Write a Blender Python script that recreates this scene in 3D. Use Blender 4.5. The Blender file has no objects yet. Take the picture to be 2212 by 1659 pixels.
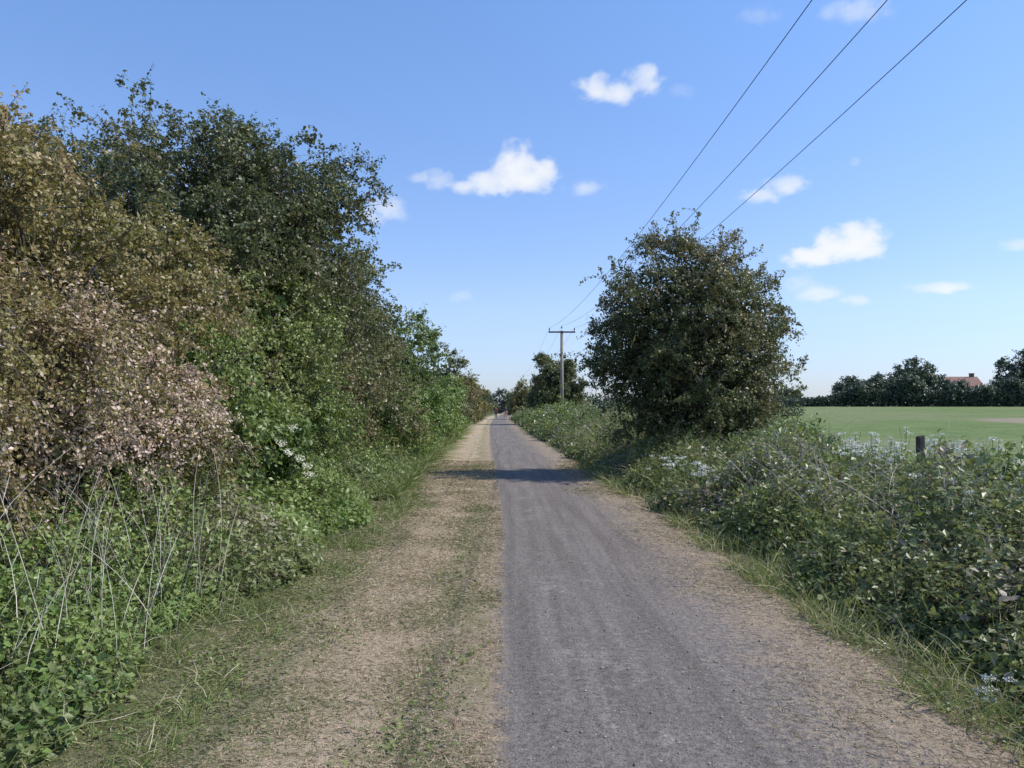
import bpy, bmesh, math, numpy as np
from mathutils import Vector, Matrix
R=math.radians
S=bpy.context.scene
col=S.collection
S.view_settings.view_transform='Standard'
S.view_settings.look='None'
S.view_settings.exposure=0
# ---------------------------------------------------------------- helpers
def link(o):
    col.objects.link(o); return o
def nrm(v): return v/(np.sqrt((v*v).sum(-1,keepdims=True))+1e-9)
DY=[-60,12,17,35,69,100,130,200,400,4000]; DX=[0,0,-.12,-.5,-1.05,-1.2,-1.0,.5,4,40]
def drift(y): return np.interp(y,DY,DX)
def mesh_obj(name,V,F,mats,tint=None,midx=None,smooth=False,origin=(0,0,0),parent=None):
    me=bpy.data.meshes.new(name)
    V=np.asarray(V,dtype=np.float32)-np.asarray(origin,dtype=np.float32)
    F=np.asarray(F,dtype=np.int32); k=F.shape[1]
    me.vertices.add(len(V)); me.vertices.foreach_set('co',V.ravel())
    me.loops.add(F.size); me.loops.foreach_set('vertex_index',F.ravel())
    me.polygons.add(len(F)); me.polygons.foreach_set('loop_start',np.arange(0,F.size,k,dtype=np.int32))
    try: me.polygons.foreach_set('loop_total',np.full(len(F),k,dtype=np.int32))
    except Exception: pass
    for m in mats: me.materials.append(m)
    if midx is not None: me.polygons.foreach_set('material_index',np.asarray(midx,dtype=np.int32))
    me.polygons.foreach_set('use_smooth',np.full(len(F),smooth,dtype=bool))
    me.update(calc_edges=True)
    if tint is not None:
        a=me.attributes.new('tint','FLOAT','FACE'); a.data.foreach_set('value',np.asarray(tint,dtype=np.float32))
    o=link(bpy.data.objects.new(name,me)); 
    if parent is not None: o.parent=parent
    else: o.location=origin
    return o
def empty(name,loc,label,cat,group=None):
    e=link(bpy.data.objects.new(name,None)); e.location=loc; e.empty_display_size=.3
    e['label']=label; e['category']=cat
    if group: e['group']=group
    return e
def tag(o,label,cat,kind=None,group=None):
    o['label']=label; o['category']=cat
    if kind: o['kind']=kind
    if group: o['group']=group
class Noise:
    def __init__(s,seed,freq,n=10):
        r=np.random.default_rng(seed); s.k=nrm(r.normal(size=(n,3)))*freq*r.uniform(.5,1.8,(n,1)); s.p=r.uniform(0,6.28,n)
    def __call__(s,P):
        return np.sin(P@s.k.T+s.p).sum(-1)/math.sqrt(len(s.p)/2)/2
def leafquads(C,size,rng,aspect=.7,up=.5,fold=.16,Nb=None):
    n=len(C); N=rng.normal(size=(n,3))*.75+np.array([0,0,up])
    if Nb is not None: N=N+Nb
    N=nrm(N); a=nrm(np.cross(N,rng.normal(size=(n,3)))); b=np.cross(N,a)
    s=(size if np.ndim(size) else np.full(n,size))[:,None]*.5
    V=np.stack([C-a*s,C+b*s*aspect+N*s*fold,C+a*s,C-b*s*aspect+N*s*fold],1).reshape(-1,3)
    return V,np.arange(4*n).reshape(n,4)
def tubes(P,Rr,sides=4):
    k,m,_=P.shape
    T=nrm(np.gradient(P,axis=1)); ref=np.where(np.abs(T[...,2:3])>.9,np.array([1.,0,0]),np.array([0,0,1.]))
    a=nrm(np.cross(T,ref)); b=np.cross(T,a)
    ang=np.arange(sides)/sides*2*math.pi
    V=P[:,:,None,:]+Rr[:,:,None,None]*(a[:,:,None,:]*np.cos(ang)[:,None]+b[:,:,None,:]*np.sin(ang)[:,None])
    idx=np.arange(k*m*sides).reshape(k,m,sides); nx=np.roll(idx,-1,axis=2)
    F=np.stack([idx[:,:-1],nx[:,:-1],nx[:,1:],idx[:,1:]],-1).reshape(-1,4)
    return V.reshape(-1,3),F
def ribbons(P,W,rng):
    k,m,_=P.shape
    T=nrm(P[:,-1]-P[:,0]); a=nrm(np.cross(T,rng.normal(size=(k,3))))[:,None,:]
    V=np.stack([P-a*W[:,:,None],P+a*W[:,:,None]],2)
    idx=np.arange(k*m*2).reshape(k,m,2)
    F=np.stack([idx[:,:-1,0],idx[:,:-1,1],idx[:,1:,1],idx[:,1:,0]],-1).reshape(-1,4)
    return V.reshape(-1,3),F
def cat(parts):
    Vs=[];Fs=[];o=0
    for V,F in parts:
        Vs.append(V);Fs.append(F+o);o+=len(V)
    return np.concatenate(Vs),np.concatenate(Fs)
# ---------------------------------------------------------------- node helper
class NT:
    def __init__(s,name):
        s.m=bpy.data.materials.new(name); s.m.use_nodes=True; s.t=s.m.node_tree; s.t.nodes.clear()
        s.out=s.t.nodes.new('ShaderNodeOutputMaterial')
    def n(s,typ,_in=None,**kw):
        x=s.t.nodes.new(typ)
        for k,v in kw.items(): setattr(x,k,v)
        if _in:
            for k,v in _in.items():
                if hasattr(v,'is_output') : s.t.links.new(v,x.inputs[k])
                else: x.inputs[k].default_value=v
        return x
    def l(s,a,b): s.t.links.new(a,b)
    def math(s,op,a,b=0,c=None,clamp=False):
        d={0:a,1:b}
        if c is not None: d[2]=c
        return s.n('ShaderNodeMath',d,operation=op,use_clamp=clamp).outputs[0]
    def noise(s,vec,scale,detail=4,rough=.6,dist=0):
        return s.n('ShaderNodeTexNoise',{'Vector':vec,'Scale':scale,'Detail':detail,'Roughness':rough,'Distortion':dist}).outputs[0]
    def ramp(s,f,stops,interp='LINEAR'):
        x=s.n('ShaderNodeValToRGB',{0:f}); e=x.color_ramp; e.interpolation=interp
        while len(e.elements)<len(stops): e.elements.new(.5)
        for i,(p,c) in enumerate(stops):
            e.elements[i].position=p
        for i,(p,c) in enumerate(stops):
            e.elements[i].color=(*c,1) if len(c)==3 else c
        return x.outputs[0]
    def mix(s,f,a,b,bt='MIX'):
        x=s.n('ShaderNodeMix',data_type='RGBA',blend_type=bt)
        for i,v in ((0,f),(6,a),(7,b)):
            if hasattr(v,'is_output'): s.l(v,x.inputs[i])
            else: x.inputs[i].default_value=v if i==0 else (*v,1)
        return x.outputs[2]
    def smooth(s,v,a,b):
        x=s.n('ShaderNodeMapRange',{0:v,1:a,2:b,3:0.,4:1.},interpolation_type='SMOOTHSTEP'); return x.outputs[0]
def leafmat(name,stops,trans=.33,rough=.42,spec=.45,gain=2.2):
    t=NT(name); a=t.n('ShaderNodeAttribute',attribute_name='tint').outputs['Fac']
    stops=[(p,tuple(min(v*gain,v+.13) for v in c)) for p,c in stops]
    c=t.ramp(a,stops)
    p=t.n('ShaderNodeBsdfPrincipled',{'Base Color':c,'Roughness':rough,'Specular IOR Level':spec})
    tc=t.mix(.5,c,(1,1,.6),'MULTIPLY')
    tr=t.n('ShaderNodeBsdfTranslucent',{'Color':tc})
    m=t.n('ShaderNodeMixShader',{0:trans}); t.l(p.outputs[0],m.inputs[1]); t.l(tr.outputs[0],m.inputs[2])
    t.l(m.outputs[0],t.out.inputs[0]); return t.m
def plain(name,c1,c2,scale=8,rough=.85,bump=.3,stretch=(1,1,1)):
    t=NT(name); co=t.n('ShaderNodeTexCoord').outputs['Object']
    mp=t.n('ShaderNodeMapping',{0:co,3:stretch}).outputs[0]
    f=t.noise(mp,scale,3,.65); f2=t.smooth(f,.3,.7); c=t.mix(f2,c1,c2)
    b=t.n('ShaderNodeBump',{'Strength':bump,'Height':f}).outputs[0]
    p=t.n('ShaderNodeBsdfPrincipled',{'Base Color':c,'Roughness':rough,'Normal':b,'Specular IOR Level':.2})
    t.l(p.outputs[0],t.out.inputs[0]); return t.m
# ---------------------------------------------------------------- materials
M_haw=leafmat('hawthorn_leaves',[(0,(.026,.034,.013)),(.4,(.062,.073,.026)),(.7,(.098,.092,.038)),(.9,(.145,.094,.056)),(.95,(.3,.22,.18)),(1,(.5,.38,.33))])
M_hawbrown=leafmat('bronze_hawthorn_leaves',[(0,(.042,.042,.013)),(.35,(.10,.093,.028)),(.65,(.165,.115,.04)),(.88,(.215,.115,.056)),(.92,(.40,.26,.17)),(1,(.60,.45,.34))],gain=2.35)
M_green=leafmat('green_leaves',[(0,(.03,.054,.014)),(.5,(.08,.12,.028)),(.85,(.13,.162,.04)),(1,(.2,.19,.1))],gain=2.35)
M_bright=leafmat('bright_green_leaves',[(0,(.037,.075,.018)),(.5,(.092,.152,.033)),(1,(.16,.21,.055))],gain=2.2)
M_bram=leafmat('bramble_leaves',[(0,(.032,.05,.016)),(.45,(.078,.106,.032)),(.8,(.13,.155,.048)),(.93,(.17,.14,.075)),(1,(.28,.22,.14))],gain=2.5,trans=.38)
M_far=leafmat('haze_tinted_leaves',[(0,(.028,.042,.03)),(.5,(.055,.078,.045)),(1,(.09,.115,.06))],gain=1.5,trans=.2)  # bluish cast of aerial haze put into the leaf colours
M_grass=leafmat('verge_grass',[(0,(.28,.215,.145)),(.3,(.50,.405,.28)),(.5,(.40,.345,.22)),(.6,(.22,.22,.105)),(1,(.14,.175,.06))],trans=.2,rough=.6,spec=.2,gain=1.)
M_tall=leafmat('tall_grass',[(0,(.07,.11,.027)),(.6,(.15,.185,.055)),(.8,(.24,.23,.11)),(1,(.44,.37,.24))],trans=.35,rough=.5,gain=1.5)
M_bark=plain('bark',(.07,.058,.045),(.18,.16,.135),14,.9,.6,(1,1,.3))
M_twig=plain('twig',(.07,.05,.035),(.16,.12,.09),10)
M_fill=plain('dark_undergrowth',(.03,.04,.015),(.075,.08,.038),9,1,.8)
M_stalk=plain('dead_stalk',(.42,.37,.30),(.72,.66,.56),5)
M_stem=plain('green_stem',(.09,.14,.04),(.15,.22,.07),5)
M_white=plain('white_petals',(.66,.66,.56),(.8,.8,.72),20,.7)
M_cream=plain('cream_petals',(.68,.66,.48),(.8,.78,.6),20,.7)
M_wood=plain('weathered_wood',(.2,.165,.13),(.37,.32,.26),6,.9,.4,(6,6,.6))
M_post=plain('mossy_post',(.06,.052,.04),(.15,.135,.105),9,.95,.6,(4,4,.8))
M_metal=plain('dark_steel',(.05,.05,.055),(.10,.10,.10),10,.6)
M_ins=plain('insulator',(.03,.025,.02),(.06,.05,.045),10,.3)
def ground_mat():
    t=NT('ground'); at=t.n('ShaderNodeAttribute',attribute_name='lat').outputs['Fac']
    pos=t.n('ShaderNodeNewGeometry').outputs['Position']
    nb=t.noise(pos,.9,3,.6); nm=t.noise(pos,4,4,.65); nf=t.noise(pos,45,3,.7); nf2=t.noise(pos,160,2,.7)
    d=t.math('ADD',t.math('MULTIPLY',t.math('SUBTRACT',nb,.5),1.3),t.math('MULTIPLY',t.math('SUBTRACT',nm,.5),.9))
    x=t.math('ADD',at,d); u=t.math('MULTIPLY_ADD',x,.1,.5)
    G=(.12,.13,.055);DG=(.06,.075,.03);T=(.41,.325,.225);T2=(.34,.265,.185);OL=(.25,.22,.125)
    def q(v): return v/10+.5
    c=t.ramp(u,[(q(-3.2),DG),(q(-2.2),G),(q(-1.5),OL),(q(-1.05),T),(q(-.6),T),(q(-.42),OL),(q(-.25),(.31,.26,.175)),(q(-.1),T2),(q(.2),T2),(q(1.7),T2),(q(2.1),T),(q(2.5),OL),(q(2.9),G),(q(3.6),DG)])
    g=t.smooth(t.noise(pos,2.6,5,.75),.47,.63)
    c=t.mix(t.math('MULTIPLY',g,.6),c,(.21,.195,.10))
    v=t.math('ADD',t.math('MULTIPLY',nf,1.4),t.math('MULTIPLY',nf2,1.1)); v=t.math('MULTIPLY_ADD',v,1.2,-.43)
    c2=t.n('ShaderNodeVectorMath',{0:c},operation='SCALE'); t.l(v,c2.inputs[3])
    b=t.n('ShaderNodeBump',{'Strength':.8,'Distance':.025,'Height':t.math('ADD',nf,nf2)}).outputs[0]
    p=t.n('ShaderNodeBsdfPrincipled',{'Base Color':c2.outputs[0],'Roughness':.95,'Normal':b,'Specular IOR Level':.1})
    t.l(p.outputs[0],t.out.inputs[0]); return t.m
def road_mat():
    t=NT('worn_tarmac'); at=t.n('ShaderNodeAttribute',attribute_name='lat').outputs['Fac']
    pos=t.n('ShaderNodeNewGeometry').outputs['Position']
    st=t.n('ShaderNodeMapping',{0:pos,3:(3.4,.14,1)}).outputs[0]
    streak=t.noise(st,1.9,5,.62); nb=t.noise(pos,1.1,5,.65); nm=t.noise(pos,6,4,.7); nf=t.noise(pos,75,3,.75); ng=t.noise(pos,22,3,.8)
    c=t.mix(t.smooth(streak,.34,.66),(.132,.114,.101),(.180,.159,.142))
    worn=t.smooth(t.math('ADD',t.math('MULTIPLY',nb,.5),t.math('MULTIPLY',nm,.5)),.50,.66)
    band=t.math('MULTIPLY',t.smooth(at,.1,.4),t.math('SUBTRACT',1,t.smooth(at,.75,1.2)))
    c=t.mix(t.math('MULTIPLY',worn,t.math('MULTIPLY_ADD',band,.48,.06)),c,(.30,.272,.238))
    f=t.math('ADD',t.math('MULTIPLY',nf,1.8),t.math('MULTIPLY',ng,1.5))
    c2=t.n('ShaderNodeVectorMath',{0:c},operation='SCALE'); t.l(t.math('MULTIPLY_ADD',f,1.2,-.95),c2.inputs[3]); c=c2.outputs[0]
    vo=t.n('ShaderNodeTexVoronoi',{'Vector':pos,'Scale':40.}); d=vo.outputs[0]; cc=vo.outputs[1]
    sep=t.n('ShaderNodeSeparateColor',{0:cc}).outputs
    sp=t.math('MULTIPLY',t.math('LESS_THAN',d,t.math('MULTIPLY',sep[2],.34)),t.math('GREATER_THAN',sep[0],.68))
    c=t.mix(sp,c,t.mix(sep[1],(.085,.075,.068),(.42,.39,.34)))
    e=t.math('ADD',at,t.math('ADD',t.math('MULTIPLY',t.math('SUBTRACT',t.noise(pos,1.8,5,.75),.5),1.5),t.math('MULTIPLY',t.math('SUBTRACT',ng,.5),2.6)))
    er=t.math('MULTIPLY',t.smooth(e,1.4,2.15),.85); e2=t.math('ADD',at,t.math('ADD',t.math('MULTIPLY',t.math('SUBTRACT',nm,.5),.35),t.math('MULTIPLY',t.math('SUBTRACT',ng,.5),.3)))
    el=t.math('SUBTRACT',1,t.smooth(e2,-.08,.04))
    tan=t.mix(nf,(.19,.145,.10),(.43,.34,.24))
    c=t.mix(t.math('MAXIMUM',er,el),c,tan)
    h=t.math('ADD',t.math('ADD',nf,ng),t.math('MULTIPLY',sp,.6))
    b=t.n('ShaderNodeBump',{'Strength':.8,'Distance':.013,'Height':h}).outputs[0]
    p=t.n('ShaderNodeBsdfPrincipled',{'Base Color':c,'Roughness':.9,'Normal':b,'Specular IOR Level':.2})
    t.l(p.outputs[0],t.out.inputs[0]); return t.m
def field_mat():
    t=NT('crop_field'); pos=t.n('ShaderNodeNewGeometry').outputs['Position']
    n1=t.noise(pos,.035,4,.6); n2=t.noise(pos,.5,4,.75); n3=t.noise(pos,7,3,.7)
    c=t.mix(t.smooth(n2,.3,.7),(.125,.185,.06),(.215,.265,.105))
    c=t.mix(t.math('MULTIPLY',t.smooth(n1,.45,.6),.5),c,(.26,.26,.145))
    x=t.n('ShaderNodeSeparateXYZ',{0:pos}).outputs
    dx=t.math('DIVIDE',t.math('SUBTRACT',x[0],47.3),13); dy=t.math('DIVIDE',t.math('SUBTRACT',x[1],54),16)
    r=t.math('SQRT',t.math('ADD',t.math('MULTIPLY',dx,dx),t.math('MULTIPLY',dy,dy)))
    r=t.math('ADD',r,t.math('MULTIPLY',t.math('SUBTRACT',n2,.5),.3))
    c=t.mix(t.math('SUBTRACT',1,t.smooth(r,.85,1.02)),c,(.34,.28,.2))
    c=t.mix(t.math('MULTIPLY',t.smooth(n3,.4,.7),.5),c,(.065,.11,.03))
    b=t.n('ShaderNodeBump',{'Strength':1.,'Distance':.15,'Height':n3}).outputs[0]
    p=t.n('ShaderNodeBsdfPrincipled',{'Base Color':c,'Roughness':.95,'Normal':b,'Specular IOR Level':.1})
    t.l(p.outputs[0],t.out.inputs[0]); return t.m
# ---------------------------------------------------------------- ground sheets
nz=Noise(3,2.2); nz2=Noise(4,9); nz3=Noise(6,14)
def gz(lat,y):
    P=np.stack([lat,y,np.zeros_like(lat)],-1)
    away=np.clip(np.maximum(-lat-.2,lat-2.45)/.8,0,1)*np.clip((60-np.abs(lat))/40,0,1)
    inside=np.clip(np.minimum(lat+.12,2.4-lat)/.12,0,1)
    return (nz(P)*.025+nz2(P)*.008)*away-.012*inside
def grid(name,ls,ys,zf,mat,follow=True,smooth=True):
    L,Y=np.meshgrid(ls,ys); X=L+drift(Y)*(1 if follow else 0)
    Z=zf(L,Y); V=np.stack([X,Y,Z],-1).reshape(-1,3)
    n,m=L.shape; i=np.arange(n*m).reshape(n,m)
    F=np.stack([i[:-1,:-1],i[:-1,1:],i[1:,1:],i[1:,:-1]],-1).reshape(-1,4)
    o=mesh_obj(name,V,F,[mat],smooth=smooth)
    a=o.data.attributes.new('lat','FLOAT','POINT'); a.data.foreach_set('value',L.ravel().astype(np.float32))
    return o
ls=np.concatenate([[-4000,-1500,-500,-200,-80,-40,-20,-12,-8],np.arange(-50,59)*.12,[8,12,20,40,80,200,500,1500,4000]])
ys=np.concatenate([[-600,-200,-60,-20,-8,-2],np.arange(0,25,.14),np.arange(25,80,1.),np.arange(80,220,5.),[260,400,800,1600,5000]])
g=grid('ground',ls,ys,gz,ground_mat()); tag(g,'flat ground with dry tan and green grass verges','ground','structure')
def rz(l,y):
    P=np.stack([l,y,0*l],-1); base=np.interp(l,[-.16,0,2.28,2.42],[-.012,.004,.004,-.012])
    return base+nz3(P)*.004*((l<-.01)|(l>2.29))
r=grid('path',np.r_[-.16,-.12,-.08,-.04,0,np.linspace(.2,2.2,8),2.28,2.35,2.42],np.concatenate([np.arange(-20,0,.5),np.arange(0,22,.07),np.arange(22,60,.5),np.arange(60,240,3)]),rz,road_mat())
tag(r,'narrow grey worn tarmac path with gritty surface','path','structure')
def fz(x,y): return .12+1.62*np.clip((y-20)/137,0,1)*np.clip((x-6.4)/25,0,1)
f=grid('field',np.concatenate([np.linspace(6.4,40,30),np.linspace(42,420,40)]),np.linspace(-30,157,80),fz,field_mat(),follow=False)
tag(f,'flat green crop field with a bare dry corner','field','structure')
# ---------------------------------------------------------------- plants
def sprays(P,D,L,rng,per,spread,droop=.25,wander=.25,m=5):
    k=len(P); t=np.linspace(0,1,m)[None,:,None]
    cv=rng.normal(size=(k,1,3))*wander+np.array([0,0,-droop])
    pts=P[:,None,:]+D[:,None,:]*L[:,None,None]*t+cv*L[:,None,None]*t*t
    tt=rng.uniform(.05,1,(k,per,1))**.8
    lp=P[:,None,:]+D[:,None,:]*L[:,None,None]*tt+cv*L[:,None,None]*tt*tt+rng.normal(size=(k,per,3))*spread*(1.15-.6*tt)
    return pts,lp.reshape(-1,3),tt.ravel()
def tree(name,label,catg,base,blobs,n,per,size,slen,mat,seed,trunk_r=.12,nl=9,droop=.2,bias=.3,tipbrown=.15,flowers=0,spread=.07,group=None,whips=0,upw=.35,inner=.35,tscale=.55,sub=None,subr=None,dz=0,wlen=1.,nbias=.9,zmin=.12):
    rng=np.random.default_rng(seed); B=np.array([b[:6] for b in blobs],float)
    w=np.array([b[3]*b[4]+b[4]*b[5]+b[3]*b[5] for b in blobs]); w/=w.sum()
    def sample(n,lo,hi,pw):
        i=rng.choice(len(B),n,p=w); v=nrm(rng.normal(size=(n,3)))
        rad=lo+(hi-lo)*rng.uniform(0,1,n)**pw
        rad=rad*(1+.16*Noise(seed+7,3.2)(v+i[:,None]*3.1))
        return B[i,:3]+v*rad[:,None]*B[i,3:],nrm(v/B[i,3:]),i
    sub=sub or max(12,n//20); subr=subr or slen*.75
    SC,SO,_=sample(sub,.6,1.,.5); SR=subr*rng.uniform(.6,1.35,sub); ST=rng.normal(size=sub)*.12
    ns=int(n*.8); j=rng.integers(0,sub,ns); v=nrm(rng.normal(size=(ns,3))+SO[j]*.5)
    P1=SC[j]+v*(SR[j]*rng.uniform(.15,1,ns)**.6)[:,None]*np.array([1,1,.72]); O1=nrm(v+SO[j]*.5); T1=ST[j]
    P2,O2,_=sample(n-ns,.3,.9,.5)
    P=np.r_[P1,P2]; O=np.r_[O1,O2]; TT=np.r_[T1,rng.normal(size=len(P2))*.06]
    k=P[:,2]>zmin; P=P[k];O=O[k];TT=TT[k]
    D=nrm(O+rng.normal(size=P.shape)*.4+np.array([0,0,upw])); L=slen*rng.uniform(.35,1.1,len(P))
    tw,lp,tt=sprays(P,D,L,rng,per,spread,droop)
    Nb=np.repeat(O,per,0); tb=np.repeat(TT,per)
    tws=[tw]
    if whips:
        Pw,Ow,_=sample(whips,.8,1.,1); kw=Pw[:,2]>1.0; Pw=Pw[kw];Ow=Ow[kw]
        Dw=nrm(Ow*np.array([1,1,.7])+rng.normal(size=Pw.shape)*.25+np.array([0,0,.35])); Lw=wlen*rng.uniform(.5,1.25,len(Pw))
        pw_=int(per*1.9)
        tw2,lp2,tt2=sprays(Pw,Dw,Lw,rng,pw_,spread*.7,.42,.3)
        lp=np.r_[lp,lp2];tt=np.r_[tt,tt2];Nb=np.r_[Nb,np.repeat(Ow,pw_,0)];tb=np.r_[tb,np.zeros(len(lp2))]; tws.append(tw2); P=np.r_[P,Pw]
        ii=np.repeat(np.arange(len(Pw)),5); jj=rng.integers(1,5,len(ii)); Ps=tw2[ii,jj]; Ds=nrm(rng.normal(size=Ps.shape)+np.array([0,0,.4])); Ls=slen*rng.uniform(.25,.7,len(ii))
        p3=int(per*.6)
        tw3,lp3,tt3=sprays(Ps,Ds,Ls,rng,p3,spread*.6,.2,.3)
        lp=np.r_[lp,lp3];tt=np.r_[tt,tt3];Nb=np.r_[Nb,np.repeat(Ds,p3,0)];tb=np.r_[tb,np.zeros(len(lp3))]; tws.append(tw3)
    sz=size*rng.uniform(.6,1.35,len(lp))
    cl=Noise(seed+1,1.1)(lp)*.16+Noise(seed+2,4.5)(lp)*.07
    ti=bias+tb+cl+rng.normal(size=len(lp))*.08+tipbrown*np.clip(tt-.35,0,1)*rng.uniform(.3,1.6,len(lp))
    ti=np.clip(ti,0,.9)
    if flowers:
        fm=rng.uniform(size=len(lp))<flowers*np.clip(.55+.9*Noise(seed+5,2.2)(lp),0,1.5)
        ti=np.where(fm,rng.uniform(.925,1,len(lp)),ti)
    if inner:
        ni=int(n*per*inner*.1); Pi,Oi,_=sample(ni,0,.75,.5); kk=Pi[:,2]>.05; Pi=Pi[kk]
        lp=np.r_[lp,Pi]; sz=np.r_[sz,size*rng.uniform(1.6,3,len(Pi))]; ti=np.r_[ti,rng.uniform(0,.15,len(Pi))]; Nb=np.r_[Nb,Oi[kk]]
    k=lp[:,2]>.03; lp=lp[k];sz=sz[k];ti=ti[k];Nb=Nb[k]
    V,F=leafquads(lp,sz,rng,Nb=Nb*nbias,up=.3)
    base=np.array(base,float); e=empty(name,base+np.array([0,0,dz]),label,catg,group)
    mesh_obj('crown',V,F,[mat],tint=ti,origin=base,parent=e)
    parts=[]; m=8; t=np.linspace(0,1,m)
    ends=np.array([B[rng.choice(len(B),p=w),:3]+nrm(rng.normal(size=3))*B[0,3:]*.35*rng.uniform(.3,1) for _ in range(nl)])
    st=base[None]+np.c_[rng.normal(size=(nl,2))*trunk_r*.7,np.full(nl,-.1)]
    mid=(st*.55+ends*.45); mid[:,2]+=.12*(ends[:,2]); mid[:,:2]=mid[:,:2]*.7+.3*base[:2]+rng.normal(size=(nl,2))*.15
    Pl=((1-t)**2)[None,:,None]*st[:,None]+2*(t*(1-t))[None,:,None]*mid[:,None]+(t**2)[None,:,None]*ends[:,None]
    Pl[:,1:-1]+=rng.normal(size=(nl,m-2,3))*.04
    Rl=trunk_r*rng.uniform(.5,1,nl)[:,None]*(1-.82*t)[None]
    parts.append(tubes(Pl,Rl,7))
    parts.append(tubes((base[None]+np.array([[0,0,-.1],[0,0,.15],[0,0,.4],[0,0,.65]]))[None],np.array([[2.1,1.8,1.5,1.1]])*trunk_r,9))
    dest=np.r_[SC,Pw] if whips else SC
    ne=len(dest); li=rng.integers(0,nl,ne); tj=rng.integers(3,m,ne); s0=Pl[li,tj]
    t5=np.linspace(0,1,5)[None,:,None]; Pb=s0[:,None]*(1-t5)+dest[:,None]*t5; Pb[:,1:-1]+=rng.normal(size=(ne,3,3))*.07; Pb[:,1:-1,2]+=.08
    parts.append(tubes(Pb,(.018*(1-.6*np.linspace(0,1,5)))[None].repeat(ne,0)*max(.6,tscale*2),4))
    tw=np.concatenate(tws); parts.append(tubes(tw,(.0055*tscale*2*(1-.75*np.linspace(0,1,5)))[None].repeat(len(tw),0),3))
    V,F=cat(parts); mesh_obj('trunk',V,F,[M_bark],smooth=True,origin=base,parent=e)
    return e
GL='hawthorns lining the path'
tree('hawthorn_tree','large dark hawthorn tree rising from the bramble bank','tree',(4.6,19.4,0),
 [(4.55,19.3,3.1,1.85,1.9,2.3),(4.4,19.3,4.75,1.25,1.2,1.0),(3.4,19.2,3.9,1.0,1.2,1.1),(5.6,19.4,4.0,1.0,1.2,1.2),(4.85,19.3,1.4,1.75,1.6,1.3),(5.75,19.4,2.3,1.05,1.2,1.3),(3.6,19.3,2.5,1.15,1.2,1.2)],
 3600,28,.060,.5,M_haw,11,.16,12,droop=.3,bias=.42,tipbrown=.36,flowers=.03,whips=120,wlen=.8,group=GL,spread=.055,sub=120,subr=.42,inner=.6)
tree('hawthorn_tree','bronze-green hawthorn with ragged arching shoots above grassy verge','tree',(-5.4,8.0,0),
 [(-5.3,8.2,2.5,1.8,2.3,1.8),(-5.6,6.8,3.0,1.6,1.6,1.4),(-4.9,9.4,3.0,1.4,1.4,1.2),(-5.9,7.9,3.9,1.3,1.4,.65),(-4.6,8.2,2.0,1.1,1.6,1.3),(-5.9,6.1,3.0,1.3,1.3,1.3)],
 4900,26,.048,.36,M_hawbrown,21,.13,12,bias=.46,tipbrown=.33,flowers=.05,whips=140,wlen=.8,group=GL,spread=.045,upw=.35,sub=180,subr=.34)
tree('hawthorn_bush','drooping hawthorn bush covered in fading pink blossom','bush',(-4.2,6.6,0),
 [(-4.1,6.7,1.5,1.05,1.4,1.0),(-3.8,7.8,1.3,.85,1.1,.85),(-4.5,5.6,1.5,1.0,1.0,1.0),(-4.5,7.4,2.2,.95,1.4,.75)],
 3400,28,.036,.36,M_hawbrown,31,.07,8,droop=.8,bias=.5,tipbrown=.3,flowers=.6,whips=80,wlen=.6,spread=.042,upw=-.1,group=GL,sub=85,subr=.32)
tree('hawthorn_tree','tall dark hawthorn leaning over the verge with spiky branches','tree',(-5.0,14.0,0),
 [(-5.0,14,4.6,2.0,2.2,1.9),(-4.4,14.4,5.6,1.25,1.4,.95),(-6.1,13.6,5.3,1.5,1.7,1.1),(-4.2,15,3.8,1.35,1.5,1.6),(-5.6,12.6,3.6,1.9,1.9,1.9),(-3.35,14.8,5.3,.9,1.0,.85),(-3.4,16.0,3.9,.95,1.2,1.1)],
 4500,24,.060,.48,M_haw,41,.17,13,bias=.28,tipbrown=.25,flowers=.02,whips=180,wlen=1.1,group=GL,spread=.052,upw=.3,sub=150,subr=.42)
tree('hawthorn_bush','leafy green hawthorn bush with glossy leaves beside dry verge','bush',(-4.0,11.6,0),
 [(-4.0,11.8,1.6,1.1,1.9,1.5),(-3.7,13.8,1.7,1.0,1.4,1.5),(-4.2,9.9,1.5,1.0,1.3,1.3),(-3.9,13.0,2.6,1.0,1.2,1.1)],
 3200,26,.056,.36,M_green,51,.08,9,bias=.48,tipbrown=.15,whips=45,wlen=.6,group=GL,spread=.05,sub=95,subr=.36)
tree('hawthorn_tree','mid-green hawthorn with bronze shoots over the verge','tree',(-4.6,22.5,0),
 [(-4.6,21.4,3.6,1.7,1.8,1.6),(-4.4,24.3,3.2,1.4,1.4,1.6),(-4.2,19.5,2.3,1.4,2.0,1.8),(-3.9,22,1.6,1.3,3.0,1.3)],
 2500,22,.080,.55,M_haw,61,.14,9,bias=.5,tipbrown=.3,whips=55,wlen=.8,group=GL,spread=.07,sub=80,subr=.48)
tree('hawthorn_tree','rounded green hawthorn with a dense low crown','tree',(-4.4,31,0),
 [(-4.2,30.4,3.4,1.5,1.6,1.9),(-4.8,34.5,2.1,1.3,1.6,1.2)],1500,20,.1,.55,M_green,71,.12,8,bias=.38,tipbrown=.35,whips=30,wlen=.8,group=GL,spread=.08,sub=45,subr=.55)
tree('elder_bush','bright green elder bush with dense soft foliage','bush',(-3.5,26.5,0),
 [(-3.3,26.5,1.2,1.2,2.2,1.15),(-3.3,23.2,1.0,1.1,1.8,.95)],1200,22,.095,.36,M_bright,81,.06,7,bias=.52,tipbrown=.1,spread=.08,group='bright green bushes',sub=50,subr=.45)
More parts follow.
